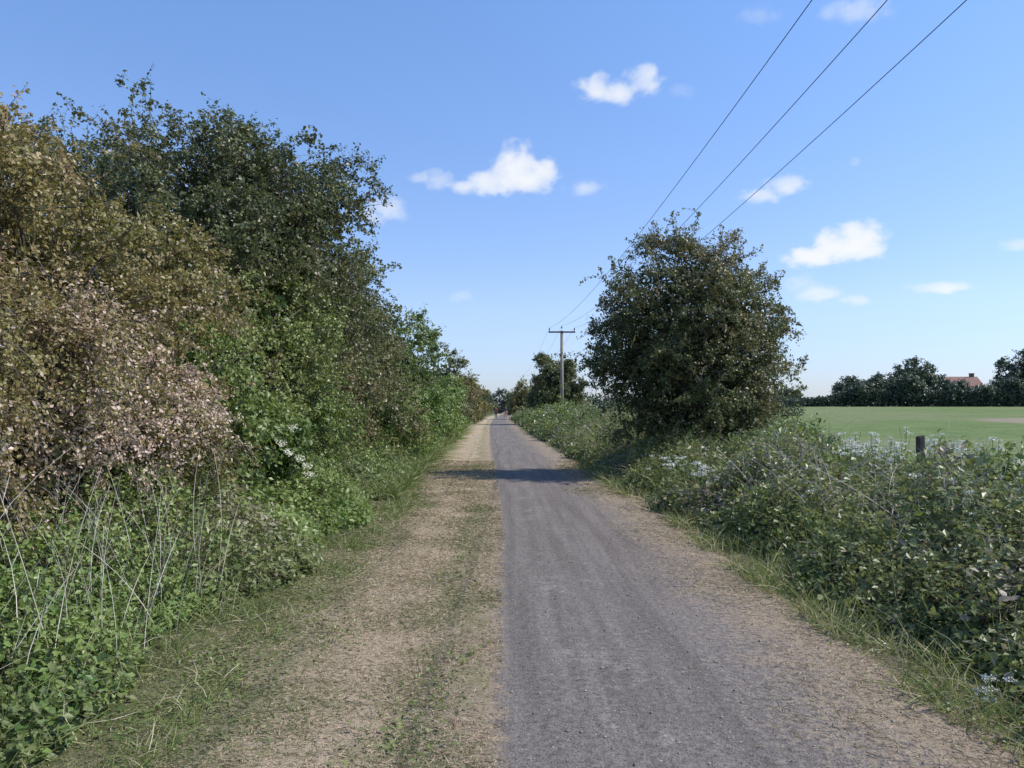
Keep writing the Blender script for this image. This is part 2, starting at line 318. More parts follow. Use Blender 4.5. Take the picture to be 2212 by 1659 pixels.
tree('elder_bush','bright green elder bush spilling toward the dry verge','bush',(-3.6,36,0),
 [(-3.4,36,1.5,1.5,2.4,1.4),(-3.6,40,1.3,1.4,2,1.3)],1000,20,.12,.4,M_bright,82,.06,7,bias=.52,tipbrown=.1,spread=.1,group='bright green bushes',sub=40,subr=.5)
for i,(x,y,rr,h,mt,b) in enumerate([(-3.9,52,2.3,5.5,M_haw,.5),(-4.9,61,1.8,4.0,M_haw,.5),(-3.7,80,1.9,4.6,M_hawbrown,.5),(-4.6,98,2.1,5,M_haw,.45),(-4.2,122,2.0,5,M_haw,.45)]):
    tree('hawthorn_tree','bushy hawthorn with foliage down to the ground','tree',(x,y,0),[(x,y,h*.55,rr*.9,rr*1.1,h*.4),(x+.2,y,h*.3,rr,rr*1.3,h*.3)],850,18,.15,.55,mt,100+i,.12,6,bias=b,tipbrown=.2,whips=14,wlen=.8,spread=.12,group=GL,tscale=.9,sub=30,subr=.7)
for i,(x,y,rr,h,mt,b,n) in enumerate([(5.1,75,2.6,6.7,M_haw,.36,2200),(3.0,108,2.0,5.6,M_hawbrown,.3,600),(4.5,135,2.4,5.2,M_haw,.35,400),(2.6,160,2.4,4.8,M_haw,.35,350)]):
    tree('hawthorn_tree','dark rounded hawthorn growing close to the path','tree',(x,y,0),[(x,y,h*.55,rr*.9,rr*.9,h*.39),(x,y,h*.3,rr*.9,rr,h*.3)],n,20,.16,.42,mt,130+i,.12,6,bias=b,tipbrown=.3,whips=14,wlen=.6,spread=.12,group=GL,tscale=.9,sub=65,subr=.55,inner=.6)
for i,(x,y,rx,h) in enumerate([(-5,190,4,5.6),(1,205,4.5,6.4),(7,195,4,5.4),(13,200,5,5.0)]):
    tree('hedgerow_tree','distant hedgerow tree closing off the path','tree',(x,y,0),[(x,y,h*.5,rx,3,h*.42)],350,16,.3,.8,M_far,150+i,.15,5,bias=.55,tipbrown=.1,spread=.25,group='distant hedgerow trees',tscale=2,sub=25,subr=1.)
for i,(x,y,rx,h) in enumerate([(71,160,4.2,6.2),(77,162,4,6.4),(85.5,165,4.8,11.6),(91,160,3.4,5.6),(81,160,3,6.8),(95.8,160,3.2,4.5),(101.6,160,3.6,5.8),(108.5,166,5.6,12.8),(116,165,6,12.5),(60.5,170,1.8,4.2)]):
    bl=[(x,y,h*.6,rx*.72,rx*.72,h*.34),(x-rx*.4,y,h*.45,rx*.6,rx*.6,h*.3),(x+rx*.45,y,h*.42,rx*.55,rx*.6,h*.3)]
    tree('field_edge_tree','distant leafy tree rising above the field hedge','tree',(x,y,0),bl,650,18,.36,.8,M_far,170+i,.22,6,bias=.5+.1*(i%3)-.1,tipbrown=.1,spread=.28,group='trees along the field edge',tscale=2,dz=1.6,sub=32,subr=1.0)
def hedge(name,label,x0,y0,x1,y1,hw,hf,n,size,seed,mat,bias=.3,dz=0):
    rng=np.random.default_rng(seed); t=rng.uniform(0,1,n); X=x0+(x1-x0)*t; Y=y0+(y1-y0)*t
    h=hf(t)*(1+.14*Noise(seed,1.2)(np.stack([X,Y,0*X],-1)))
    dx,dy=(x1-x0),(y1-y0); l=math.hypot(dx,dy); nx,ny=-dy/l,dx/l
    s=rng.uniform(-1,1,n); z=h*rng.uniform(0,1,n)**.6*np.sqrt(np.clip(1-(s*.85)**4,0,1))
    C=np.stack([X+nx*s*hw,Y+ny*s*hw,z+.05],-1)+rng.normal(size=(n,3))*size*.4
    V,F=leafquads(C,size*rng.uniform(.6,1.3,n),rng); ti=np.clip(bias+Noise(seed+1,.8)(C)*.15+rng.normal(size=n)*.08,0,1)
    V[:,2]+=dz
    o=mesh_obj(name,V,F,[mat],tint=ti); tag(o,label,'hedge'); return o
hedge('field_hedge','dark trimmed field hedge along the far field edge',46,158.5,135,158.5,1.5,lambda t:np.interp(t,[0,.2,.26,1],[2.0,2.1,3.6,4.2]),40000,.42,201,M_far,.15,1.4)
hedge('field_hedge','low dark hedge crossing behind the large hawthorn',7,78,30,80,1.,lambda t:2.6+0*t,9000,.22,202,M_far,.4,.2)
hedge('field_hedge','distant hedge line along the horizon',-260,300,420,300,3,lambda t:4+1.0*np.sin(t*60),16000,1.2,203,M_far,.5)
# ---- undergrowth
def smooth01(a,b,x): 
    t=np.clip((x-a)/(b-a),0,1); return t*t*(3-2*t)
lumpN=Noise(61,2.4,14); lumpF=Noise(62,6.5,14); edgeN=Noise(63,1.6)
def hR(l,y):
    P=np.stack([l,y,0*l],-1); l2=l+edgeN(P)*.36-.1*smooth01(9,5,y)
    h=.42*smooth01(2.4,3.1,l2)+.42*smooth01(3.1,4.3,l2)
    h=h*(1-.75*smooth01(5.4,6.4,l2)); h=h*(1+.62*smooth01(16,32,y))
    h=h*(1-.30*np.exp(-((l-5.1)/.8)**2-((y-9.2)/1.8)**2))
    return np.clip(h*(1+.42*lumpN(P)+.2*lumpF(P)),0,3)
def hL(l,y):
    P=np.stack([l,y,0*l],-1); a=-l+edgeN(P)*.34-.25*smooth01(8,4.5,y)
    h=.28*smooth01(1.8,2.4,a)+.26*smooth01(2.3,3.0,a)+.3*smooth01(2.7,3.6,a)
    h*=.88+.34*smooth01(5,9,y)
    return np.clip(h*(1+.4*lumpN(P)+.2*lumpF(P)),0,3)
def undergrowth(name,label,hf,l0,l1,zones,mat,seed,bias,per=12,mat2=None,thr=.3):
    rng=np.random.default_rng(seed); LP=[];TI=[];SZ=[];TW=[];NB=[];KK=[]
    kn=Noise(seed+9,1.3); sn=Noise(seed+11,1.0)
    for (y0,y1,n,size,slen) in zones:
        l=l0+(l1-l0)*rng.uniform(0,1,n)**1.2; y=rng.uniform(y0,y1,n); h=hf(l,y); k=(h>.05)
        l,y,h=l[k],y[k],h[k]
        z=h*(.2+.72*rng.uniform(0,1,len(h))**.55)
        P=np.stack([l+drift(y),y,z],-1); sg=-1 if l1>l0 else 1
        nettle=(kn(P)+rng.normal(size=len(P))*.25)>thr
        D=rng.normal(size=P.shape)*np.array([.8,.8,.4])+np.array([sg*.35,-.1,.45]); D=np.where(nettle[:,None],rng.normal(size=P.shape)*.22+np.array([0,0,1]),D); D=nrm(D)
        L=slen*rng.uniform(.4,1.6,len(P))*np.clip(h*2,.3,1)
        tw,lp,tt=sprays(P,D,L,rng,per,size*1.0,.35,.2,4)
        bigl=np.repeat(rng.uniform(.7,1.3,len(P))*np.clip(1.1+.35*sn(P),.7,1.5),per)
        LP.append(lp);SZ.append(size*bigl*rng.uniform(.5,1.4,len(lp)));TW.append(tw); NB.append(np.tile(np.array([sg*.35,-.1,.6]),(len(lp),1))); KK.append(np.repeat(nettle,per))
        TI.append(np.clip(bias+.24*Noise(seed,1.1)(lp)+.12*Noise(seed+1,4)(lp)+rng.normal(size=len(lp))*.1+np.repeat(rng.normal(size=len(P))*.16+nettle*.08,per),0,1))
    lp=np.concatenate(LP);sz=np.concatenate(SZ);ti=np.concatenate(TI);nb=np.concatenate(NB);kk=np.concatenate(KK); k=lp[:,2]>.01; lp,sz,ti,nb,kk=lp[k],sz[k],ti[k],nb[k],kk[k]
    A=leafquads(lp,sz,rng,up=.5,Nb=nb,aspect=.62); tw=np.concatenate(TW); Bt=tubes(tw,np.full(tw.shape[:2],.0025),3)
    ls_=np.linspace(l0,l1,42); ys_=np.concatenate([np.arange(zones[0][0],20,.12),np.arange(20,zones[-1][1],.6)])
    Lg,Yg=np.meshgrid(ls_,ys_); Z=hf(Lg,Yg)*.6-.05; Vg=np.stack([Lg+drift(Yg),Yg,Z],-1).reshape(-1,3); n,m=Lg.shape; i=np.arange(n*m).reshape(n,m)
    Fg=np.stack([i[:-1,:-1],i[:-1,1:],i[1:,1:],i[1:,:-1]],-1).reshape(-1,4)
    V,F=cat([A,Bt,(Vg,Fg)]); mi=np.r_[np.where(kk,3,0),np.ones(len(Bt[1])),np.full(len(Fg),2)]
    T=np.r_[ti,np.zeros(len(Bt[1])+len(Fg))]
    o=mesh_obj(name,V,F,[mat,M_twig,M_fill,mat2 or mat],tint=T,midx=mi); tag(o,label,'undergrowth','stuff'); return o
undergrowth('bramble_thicket','tangled bramble and nettle bank beside the path',hR,2.3,6.4,[(2,7,3700,.052,.26),(7,14,4400,.060,.32),(14,24,2800,.074,.36),(24,45,1800,.1,.4),(45,110,1500,.17,.5)],M_bram,301,.54,13,M_green,.1)
undergrowth('bramble_undergrowth','low green brambles and nettles below the hawthorns',hL,-1.75,-4.4,[(2.2,6.5,3800,.048,.24),(6.5,13,3700,.053,.28),(13,24,2200,.07,.3),(24,45,1200,.1,.35),(45,110,900,.17,.45)],M_bram,302,.52,13,M_bright,.05)
# ---- verge grass
def blades(name,label,l0,l1,y0,y1,n,ln,wd,tintf,mat,seed,lie=.5,ypow=1.6,keep=None,zf=None):
    rng=np.random.default_rng(seed); l=rng.uniform(l0,l1,n); y=y0+(y1-y0)*rng.uniform(0,1,n)**ypow
    if keep is not None:
        k=rng.uniform(size=n)<keep(l,y); l,y=l[k],y[k]; n=len(l)
    z=np.maximum(gz(l,y),.003*((l>-.02)&(l<2.38)))
    if zf is not None: z=z+zf(l,y)
    P=np.stack([l+drift(y),y,z],-1)
    D=nrm(rng.normal(size=(n,3))*np.array([1,1,.25])*lie+np.array([0,0,1])*rng.uniform(.1,1,(n,1))*(1.25-lie)); D[:,2]=np.abs(D[:,2])+.04
    L=ln*rng.uniform(.4,1.5,n)*(1+y/25.)
    W=wd*(1+y/9.)
    t=np.linspace(0,1,3)[None,:,None]; cv=rng.normal(size=(n,1,3))*.3*np.array([1,1,.3])+np.array([0,0,-.22])
    pts=P[:,None]+D[:,None]*L[:,None,None]*t+cv*L[:,None,None]*t*t
    pts[...,2]=np.maximum(pts[...,2],z[:,None]+.002)
    V,F=ribbons(pts,W[:,None]*np.array([1,.8,.15])[None],rng)
    ti=np.repeat(np.clip(tintf(l,y,rng),0,1),2)
    o=mesh_obj(name,V,F,[mat],tint=ti); tag(o,label,'grass','stuff'); return o
gn=Noise(71,2.0); gn2=Noise(72,7); gn3=Noise(73,1.1)
def green_amt(l,y):
    P=np.stack([l,y,0*l],-1)
    g=np.exp(-((l+.42+.1*gn3(P))/.16)**2)*.42*(.6+.8*gn3(P*1.7)); g=np.maximum(g,smooth01(-1.0,-1.75,l+.25*gn3(P))*.85); g=np.maximum(g,smooth01(2.15,2.75,l)*.9)
    return np.clip(g+.4*gn(P)+.28*gn2(P)+.06,.03,.95)
def ti_v(l,y,rng):
    gr=rng.uniform(size=len(l))<green_amt(l,y)
    return np.where(gr,rng.uniform(.56,1,len(l)),rng.uniform(0,.5,len(l)))
dens=lambda l,y: np.clip(.7+.55*gn2(np.stack([l,y,0*l],-1))+.3*green_amt(l,y),.2,1)
blades('verge_grass','dry cut straw and patchy short green grass',-2.7,.0,2.4,24,190000,.030,.0015,ti_v,M_grass,401,.8,1.9,keep=dens)
def kr(l,y): return smooth01(1.4,2.5,l+.3*gn(np.stack([l,y*1.0,0*l],-1)))*.9
blades('verge_grass','dry straw litter and short grass at the path edge',1.2,3.1,2.4,24,100000,.034,.0014,ti_v,M_grass,402,.85,1.9,keep=kr)
tuft=lambda l,y:np.clip(.35+1.0*gn2(np.stack([l,y,0*l],-1))+.3*gn(np.stack([l,y,0*l],-1)),0.02,1)
blades('tall_grass','tufts of long green grass edging the brambles',2.25,3.6,2.4,22,26000,.17,.0020,lambda l,y,r:r.uniform(0,1,len(l))**.8,M_tall,403,.42,1.6,keep=tuft)
blades('tall_grass','tufts of long green grass below the bushes',-3.0,-1.5,2.6,16,15000,.11,.0020,lambda l,y,r:r.uniform(0,.97,len(l)),M_tall,404,.45,1.5,keep=tuft)
blades('tall_grass','soft long grass on the shaded verge',-3.0,-1.75,14,48,20000,.2,.003,lambda l,y,r:r.uniform(0,.9,len(l)),M_tall,405,.35,1.3)
blades('tall_grass','rough grass margin between brambles and crop',5.6,10,3,40,15000,.3,.003,lambda l,y,r:r.uniform(.2,1,len(l)),M_tall,406,.3,1.3)
blades('tall_grass','dry seeding grass stems above the brambles',2.8,6.0,4,30,6500,.28,.0015,lambda l,y,r:r.uniform(.4,1,len(l)),M_tall,407,.35,1.2,zf=lambda l,y:hR(l,y)*.75)
blades('tall_grass','thin grass stems growing through the nettles',-3.6,-2.0,2.6,12,4500,.24,.0015,lambda l,y,r:r.uniform(.2,1,len(l)),M_tall,408,.35,1.2,zf=lambda l,y:hL(l,y)*.6)
def weeds():
    rng=np.random.default_rng(411); C=[]
    cs=[(-.38,4.6),(-.33,5.2),(-.4,8.4),(-1.9,4.1),(-1.75,12.1),(-1.2,12.8),(-1.5,6.2),(2.5,7.4),(2.45,5.4),(2.35,4.5),(2.4,9.8),(-.5,3.9),(2.5,4.0),(-1.45,4.9),(-.42,7.6),(-1.6,9.2),(-1.3,3.9),(-1.6,4.4),(-1.9,5.2),(-1.8,7.1),(-1.1,5.6),(-1.7,5.6),(-1.75,4.8),(-1.5,7.8)]
    for x,y in cs:
        n=110; C.append(np.c_[x+rng.normal(size=n)*.12,y+rng.normal(size=n)*.2,.012+np.abs(rng.normal(size=n))*.022])
    C=np.concatenate(C); V,F=leafquads(C,.026*rng.uniform(.6,1.4,len(C)),rng,up=1.6)
    o=mesh_obj('clover_patches',V,F,[M_green],tint=np.clip(rng.normal(.5,.2,len(C)),0,1)); tag(o,'low clover and weed patches in the dry verge','weeds','stuff')
weeds()
def pebbles():
    rng=np.random.default_rng(5); n=7000; l=rng.uniform(.0,2.3,n); y=2.4+18*rng.uniform(0,1,n)**1.7
    s=rng.uniform(.002,.007,n)*(1+(rng.uniform(size=n)<.08)*1.); d=np.array([[1,0,0],[0,1,0],[-1,0,0],[0,-1,0],[0,0,1],[0,0,-1]],float)
    c=np.stack([l,y,.004+s*.3],-1); V=c[:,None]+d[None]*s[:,None,None]*rng.uniform(.6,1.2,(n,6,1))*np.array([1,1,.7])
    f=np.array([[0,1,4],[1,2,4],[2,3,4],[3,0,4],[1,0,5],[2,1,5],[3,2,5],[0,3,5]]); F=(np.arange(n)*6)[:,None,None]+f[None]
    m=plain('pebble_stone',(.10,.09,.08),(.38,.35,.31),30); o=mesh_obj('gravel',V.reshape(-1,3),F.reshape(-1,3),[m]); tag(o,'loose grey and pale grit on the path','gravel','stuff')
pebbles()
def stalks(name,label,pts,hh,seed,lean=.3,rad=.0035,bend=.28):
    rng=np.random.default_rng(seed); P=np.array(pts,float); n=len(P); h=hh*rng.uniform(.45,1.15,n)
    D=np.c_[rng.normal(size=(n,2))*lean,np.ones(n)]; m=7; t=np.linspace(0,1,m)[None,:,None]
    cv=np.c_[rng.normal(size=(n,2))*bend,-np.abs(rng.normal(size=n))*.12][:,None]
    pts=P[:,None]+D[:,None]*h[:,None,None]*t+cv*h[:,None,None]*t*t
    parts=[tubes(pts,rad*rng.uniform(.5,1.3,n)[:,None]*(1-.6*np.linspace(0,1,m))[None],4)]
    k=n; i=rng.integers(0,n,k); j=rng.integers(3,m,k); s=pts[i,j]; d=nrm(rng.normal(size=(k,3))*.5+np.array([0,0,1.1])); L=rng.uniform(.06,.2,k)
    t4=np.linspace(0,1,4)[None,:,None]; q=s[:,None]+d[:,None]*L[:,None,None]*t4
    parts.append(tubes(q,np.full((k,4),rad*.4),3))
    V,F=cat(parts); o=mesh_obj(name,V,F,[M_stalk]); tag(o,label,'dead stems','stuff')
rng=np.random.default_rng(9)
def spts(n,l0,l1,y0,y1,hf,k):
    l=rng.uniform(l0,l1,n); y=rng.uniform(y0,y1,n); return np.c_[l,y,hf(l,y)*k]
stalks('dead_stalks','bleached dry stalks standing in the undergrowth',spts(85,-3.5,-2.25,4.2,7.0,hL,.5),1.0,91,.2,.0027,.25)
stalks('dead_stalks','pale dry stalks leaning out of the brambles',spts(130,3.3,5.0,6.8,12,hR,.75),.6,92,.55,.0046)
stalks('dead_stalks','thin dry hogweed and grass stalks among the brambles',spts(80,3.0,5.6,5,20,hR,.75),.45,93,.4,.003)
# ---- cow parsley
um=[]
for sd in range(3):
    rg_=np.random.default_rng(500+sd); n=56; rr=.052; a=rg_.uniform(0,6.28,n); q=np.sqrt(rg_.uniform(0,1,n))*rr
    C=np.c_[q*np.cos(a),q*np.sin(a),rg_.normal(size=n)*.009-.25*q*q/rr]; V,F=leafquads(C,.014*rg_.uniform(.6,1.4,n),rg_,aspect=1,up=.5)
    um.append(mesh_obj('flower_head',V,F,[M_white]))
kinds=[]
for sd,h in ((1,.9),(2,.96),(3,.84)):
    rg_=np.random.default_rng(sd); st=[];tops=[]
    for i in range(6):
        top=np.array([rg_.normal()*.11,rg_.normal()*.11,h*rg_.uniform(.75,1)]); tops.append(top)
        s=np.array([0,0,h*rg_.uniform(.25,.5)]); t=np.linspace(0,1,5)[:,None]; st.append(s*(1-t)+top*t+np.array([0,0,-.05])*t*(1-t))
    t=np.linspace(0,1,5)[:,None]; st.append(np.array([[0,0,0]])*(1-t)+np.array([[0,0,h*.55]])*t)
    V,F=tubes(np.array(st),np.full((len(st),5),.003),4); kinds.append((mesh_obj('stem',V,F,[M_stem]),tops))
rng=np.random.default_rng(77); pl=[]
for i in range(44): pl.append((rng.uniform(4.9,6.4),rng.uniform(7.5,13),.24))
for i in range(14): pl.append((rng.uniform(5.2,6.8),rng.uniform(13,19),.3))
for i in range(9): pl.append((rng.uniform(2.9,3.4),rng.uniform(11.5,15.5),-.16))
pl+= [(2.66,4.3,-.72),(2.62,12.9,.0),(3.4,9.0,-.1),(3.9,6.6,.02),(4.2,7.4,.1)]
pl=[q for q in pl if not(abs(q[0]/q[1]-5.5/10.5)<.022 and q[1]<10.7)]
for i,(x,y,z) in enumerate(pl):
    b,tops=kinds[i%3]; e=empty('cow_parsley',(x,y,z),'white flowering cow parsley rising from bramble bank','wild flower','cow parsley in the brambles')
    c=b.copy(); c.parent=e; link(c)
    for j,tp in enumerate(tops[:6 if y<13 else 4]):
        c=um[(i+j)%3].copy(); c.parent=e; c.location=tuple(tp); k=rng.uniform(.65,1.2); c.scale=(k,k,k); link(c)
    e.rotation_euler[2]=rng.uniform(0,6.28); k=rng.uniform(.9,1.08); e.scale=(k,k,k)
for b,_ in kinds: bpy.data.objects.remove(b)
for b in um: bpy.data.objects.remove(b)
el=tree('elder_bush','green elder bush with flat cream flower heads','bush',(-3.3,10.0,0),[(-3.25,10.0,1.0,.6,.9,.75)],420,20,.075,.3,M_green,91,.04,5,bias=.35,tipbrown=.05,spread=.07)
rng=np.random.default_rng(33)
for (x,y,z) in [(-2.36,9.1,1.38),(-2.38,9.0,1.10),(-2.28,9.1,1.03),(-2.17,9.0,.95),(-2.12,8.9,.86),(-2.46,9.0,1.2)]:
    n=100; a_=rng.uniform(0,6.28,n); q=np.sqrt(rng.uniform(0,1,n))*.058
    C=np.c_[x+q*np.cos(a_),y+q*np.sin(a_),z+rng.normal(size=n)*.009+(q*np.sin(a_))*.45-(q*np.cos(a_))*.25]; V,F=leafquads(C,.016*rng.uniform(.6,1.3,n),rng,aspect=1,up=.7)
    mesh_obj('flower_head',V,F,[M_cream],origin=(-3.3,10.0,0),parent=el)
# ---------------------------------------------------------------- fence post
def bm_obj(name,bm,mat,parent=None,loc=(0,0,0),smooth=False):
    me=bpy.data.meshes.new(name); bm.to_mesh(me); bm.free(); me.materials.append(mat)
    for p in me.polygons: p.use_smooth=smooth
    o=link(bpy.data.objects.new(name,me)); o.location=loc
    if parent: o.parent=parent
    return o
def box(bm,c,s):
    return bmesh.ops.create_cube(bm,size=1,matrix=Matrix.Translation(c)@Matrix.Diagonal((s[0],s[1],s[2],1)))['verts']
def cyl(bm,c,r1,r2,h,seg=14):
    return bmesh.ops.create_cone(bm,cap_ends=True,segments=seg,radius1=r1,radius2=r2,depth=h,matrix=Matrix.Translation(c))['verts']
bm=bmesh.new(); box(bm,(0,0,.6),(.088,.088,1.26)); bmesh.ops.bevel(bm,geom=bm.edges[:],offset=.01,segments=2,affect='EDGES')
for v in bm.verts:
    if v.co.z>1.1: v.co.z+=v.co.x*.25; v.co.x*=.94
p=bm_obj('fence_post',bm,M_post,loc=(5.5,10.5,0)); p.rotation_euler=(R(1),R(-1.5),R(8)); tag(p,'weathered square wooden post standing in brambles','fence post')
# ---------------------------------------------------------------- utility pole and wires
pb=(4.45,60,0); H=7.35
e=empty('utility_pole',pb,'weathered wooden utility pole with steel crossarm','utility pole')
bm=bmesh.new(); cyl(bm,(0,0,H/2-.1),.15,.105,H+.2,16); bm_obj('pole',bm,M_wood,e,smooth=True)
bm=bmesh.new(); box(bm,(0,-.14,H-.12),(2.0,.09,.11)); box(bm,(.0,-.06,H-.12),(.2,.08,.16)); arm=bm_obj('crossarm',bm,M_metal,e)
for dx in (-.93,0,.93):
    bm=bmesh.new(); z0=H-.06 if dx else H+.1
    cyl(bm,(dx,-.14 if dx else 0,z0+.06),.018,.018,.14,8)
    for k in range(3): cyl(bm,(dx,-.14 if dx else 0,z0+.11+k*.05),.06-.008*k,.035,.045,12)
    bm_obj('insulator',bm,M_ins,e,smooth=True)
bm=bmesh.new(); box(bm,(0,-.15,3.2),(.16,.01,.2))
bm_obj('warning_plate',bm,plain('yellow_plate',(.5,.4,.05),(.6,.48,.08),4),e)
for i,dx in enumerate((-.93,0,.93)):
    ys_=np.linspace(-12,60,60); zt=H+.2 if dx else H+.36
    u=(ys_-24)/36; z=6.2+(zt-6.2)*u*u; xs=4.45+dx*(1-.0003*(60-ys_))+ (60-ys_)*.0026
    P1=np.c_[xs,ys_,z]
    y2=np.linspace(60,150,40)[1:]; u=(y2-105)/45; z2=6.3+(zt-6.3)*u*u; P2=np.c_[4.45+dx-(y2-60)*.006,y2,z2]
    P=np.r_[P1,P2][None]; V,F=tubes(P,np.full(P.shape[:2],.0062),6)
    o=mesh_obj('overhead_wire',V,F,[M_metal],smooth=True); tag(o,'thin dark overhead wire sagging from the utility pole','overhead wire',group='overhead wires')
# ---------------------------------------------------------------- house
hx,hy=98.6,172
e=empty('brick_house',(hx,hy,0),'brick house with red tiled roof behind hedge','house')
Mb=plain('house_brick',(.22,.12,.09),(.30,.18,.13),3); Mt=plain('roof_tile',(.21,.12,.10),(.28,.17,.14),2.5,.8,.4,(1,1,4)); Mw=plain('window_frame',(.7,.7,.68),(.8,.8,.78),3,.5,0)
t=NT('window_glass'); p_=t.n('ShaderNodeBsdfPrincipled',{'Base Color':(.03,.04,.05,1),'Roughness':.08}); t.l(p_.outputs[0],t.out.inputs[0]); Mg=t.m
bm=bmesh.new(); w,d,hh,rg=7.0,6.6,5.5,8.0
vs=[bm.verts.new(c) for c in [(-w/2,-d/2,0),(w/2,-d/2,0),(w/2,d/2,0),(-w/2,d/2,0),(-w/2,-d/2,hh),(w/2,-d/2,hh),(w/2,d/2,hh),(-w/2,d/2,hh),(-w/2,0,rg),(w/2,0,rg)]]
for q in [(0,1,5,4),(1,2,6,9,5),(2,3,7,6),(3,0,4,8,7)]: bm.faces.new([vs[i] for i in q])
bm_obj('wall',bm,Mb,e)
bm=bmesh.new()
for s in (-1,1):
    a=[(-w/2-.3,s*(d/2+.3),hh-.22),(w/2+.3,s*(d/2+.3),hh-.22),(w/2+.3,0,rg+.05),(-w/2-.3,0,rg+.05)]
    lo=[bm.verts.new(c) for c in a]; hi=[bm.verts.new((c[0],c[1],c[2]+.18)) for c in a]
    bm.faces.new(lo); bm.faces.new(hi)
    for i in range(4): bm.faces.new([lo[i],lo[(i+1)%4],hi[(i+1)%4],hi[i]])
bmesh.ops.recalc_face_normals(bm,faces=bm.faces[:]); rf=bm_obj('roof',bm,Mt,e)
bm=bmesh.new(); box(bm,(2.7,.2,rg+.2),(.8,.6,1.3)); box(bm,(2.7,.2,rg+.9),(.95,.75,.15)); bm_obj('chimney',bm,Mb,rf)
for x in (-2.3,0,2.3):
    for z in (1.5,4.1):
        if x==0 and z<2: continue
        bm=bmesh.new(); box(bm,(x,-d/2-.01,z),(1.2,.04,1.2)); wn=bm_obj('window',bm,Mg,e)
        bm=bmesh.new()
        for q in (-.6,0,.6): box(bm,(x+q,-d/2-.05,z),(.07,.04,1.27))
        for q in (-.6,.6): box(bm,(x,-d/2-.047,z+q),(1.13,.03,.07))
        bm_obj('frame',bm,Mw,wn)
bm=bmesh.new(); box(bm,(0,-d/2-.02,1.05),(.95,.06,2.1)); bm_obj('door',bm,Mw,e)
# ---------------------------------------------------------------- people
def skin(name,verts,edges,mat,parent):
    me=bpy.data.meshes.new(name); me.from_pydata([v[:3] for v in verts],edges,[]); me.materials.append(mat)
    o=link(bpy.data.objects.new(name,me)); o.parent=parent
    m=o.modifiers.new('skin','SKIN')
    for i,v in enumerate(verts): me.skin_vertices[0].data[i].radius=(v[3],v[4] if len(v)>4 else v[3])
    me.skin_vertices[0].data[0].use_root=True
    s=o.modifiers.new('sub','SUBSURF'); s.levels=1; s.render_levels=2
    m.use_smooth_shade=True
    return o
Ms=plain('skin',(.45,.28,.2),(.5,.32,.24),5,.6,0)
def person(x,y,rot,label,ctop,cbot,chair,ph):
    e=empty('person',(x,y,.004),label,'person','people walking on the path'); e.rotation_euler[2]=rot
    a=.22*ph
    V=[(0,0,.95,.13,.10),(0,0,1.15,.12,.09),(0,0,1.36,.16,.1),(0,0,1.48,.06,.06),(0,.01,1.56,.055,.06),(0,.02,1.63,.085,.1),(0,.01,1.71,.06,.08),
       (.17,0,1.42,.055),(.22,-a*.5,1.15,.042),(.23,a*.2,.92,.03),(.23,a*.5,.82,.03),(-.17,0,1.42,.055),(-.22,a*.5,1.15,.042),(-.23,-a*.1,.92,.03),(-.23,-a*.3,.82,.03),
       (.09,0,.88,.085),(.1,a*.9,.5,.055),(.1,a*.6,.09,.04),(.1,a*.6-.14+.28,.04,.03),(-.09,0,.88,.085),(-.1,-a*.5,.5,.055),(-.1,-a*1.4,.1,.04),(-.1,-a*1.4+.14,.04,.03)]
    E=[(0,1),(1,2),(2,3),(3,4),(4,5),(5,6),(2,7),(7,8),(8,9),(9,10),(2,11),(11,12),(12,13),(13,14),(0,15),(15,16),(16,17),(17,18),(0,19),(19,20),(20,21),(21,22)]
    skin('body',V,E,Ms,e)
    g=.018
    T=[tuple(c if i<3 else c+g for i,c in enumerate(v)) for v in [V[0],V[1],V[2],V[7],V[8],V[9],V[11],V[12],V[13]]]
    skin('jacket',T,[(0,1),(1,2),(2,3),(3,4),(4,5),(2,6),(6,7),(7,8)],plain('jacket_cloth',ctop,tuple(c*1.3 for c in ctop),9),e)
    T=[tuple(c if i<3 else c+g*.9 for i,c in enumerate(v)) for v in [V[0],V[15],V[16],V[17],V[19],V[20],V[21]]]
    skin('trousers',T,[(0,1),(1,2),(2,3),(0,4),(4,5),(5,6)],plain('trouser_cloth',cbot,tuple(c*1.3 for c in cbot),9),e)
    bm=bmesh.new(); bmesh.ops.create_icosphere(bm,subdivisions=3,radius=.11)
    for v in bm.verts: v.co=Vector((v.co.x*.92,v.co.y*1.08,v.co.z*.95))
    for v in bm.verts:
        if v.co.y>.03 and v.co.z<.04: v.co.y*=.3
    bm_obj('hair',bm,plain('hair',chair,chair,9),e,(0,-.0,1.675),True)
person(-.95,119,0,'person in a dark red top walking away',(.22,.05,.05),(.03,.03,.05),(.04,.025,.015),1)
person(.5,116,R(180),'adult in dark jacket and pale trousers walking',(.04,.04,.06),(.25,.2,.16),(.06,.04,.02),-1)
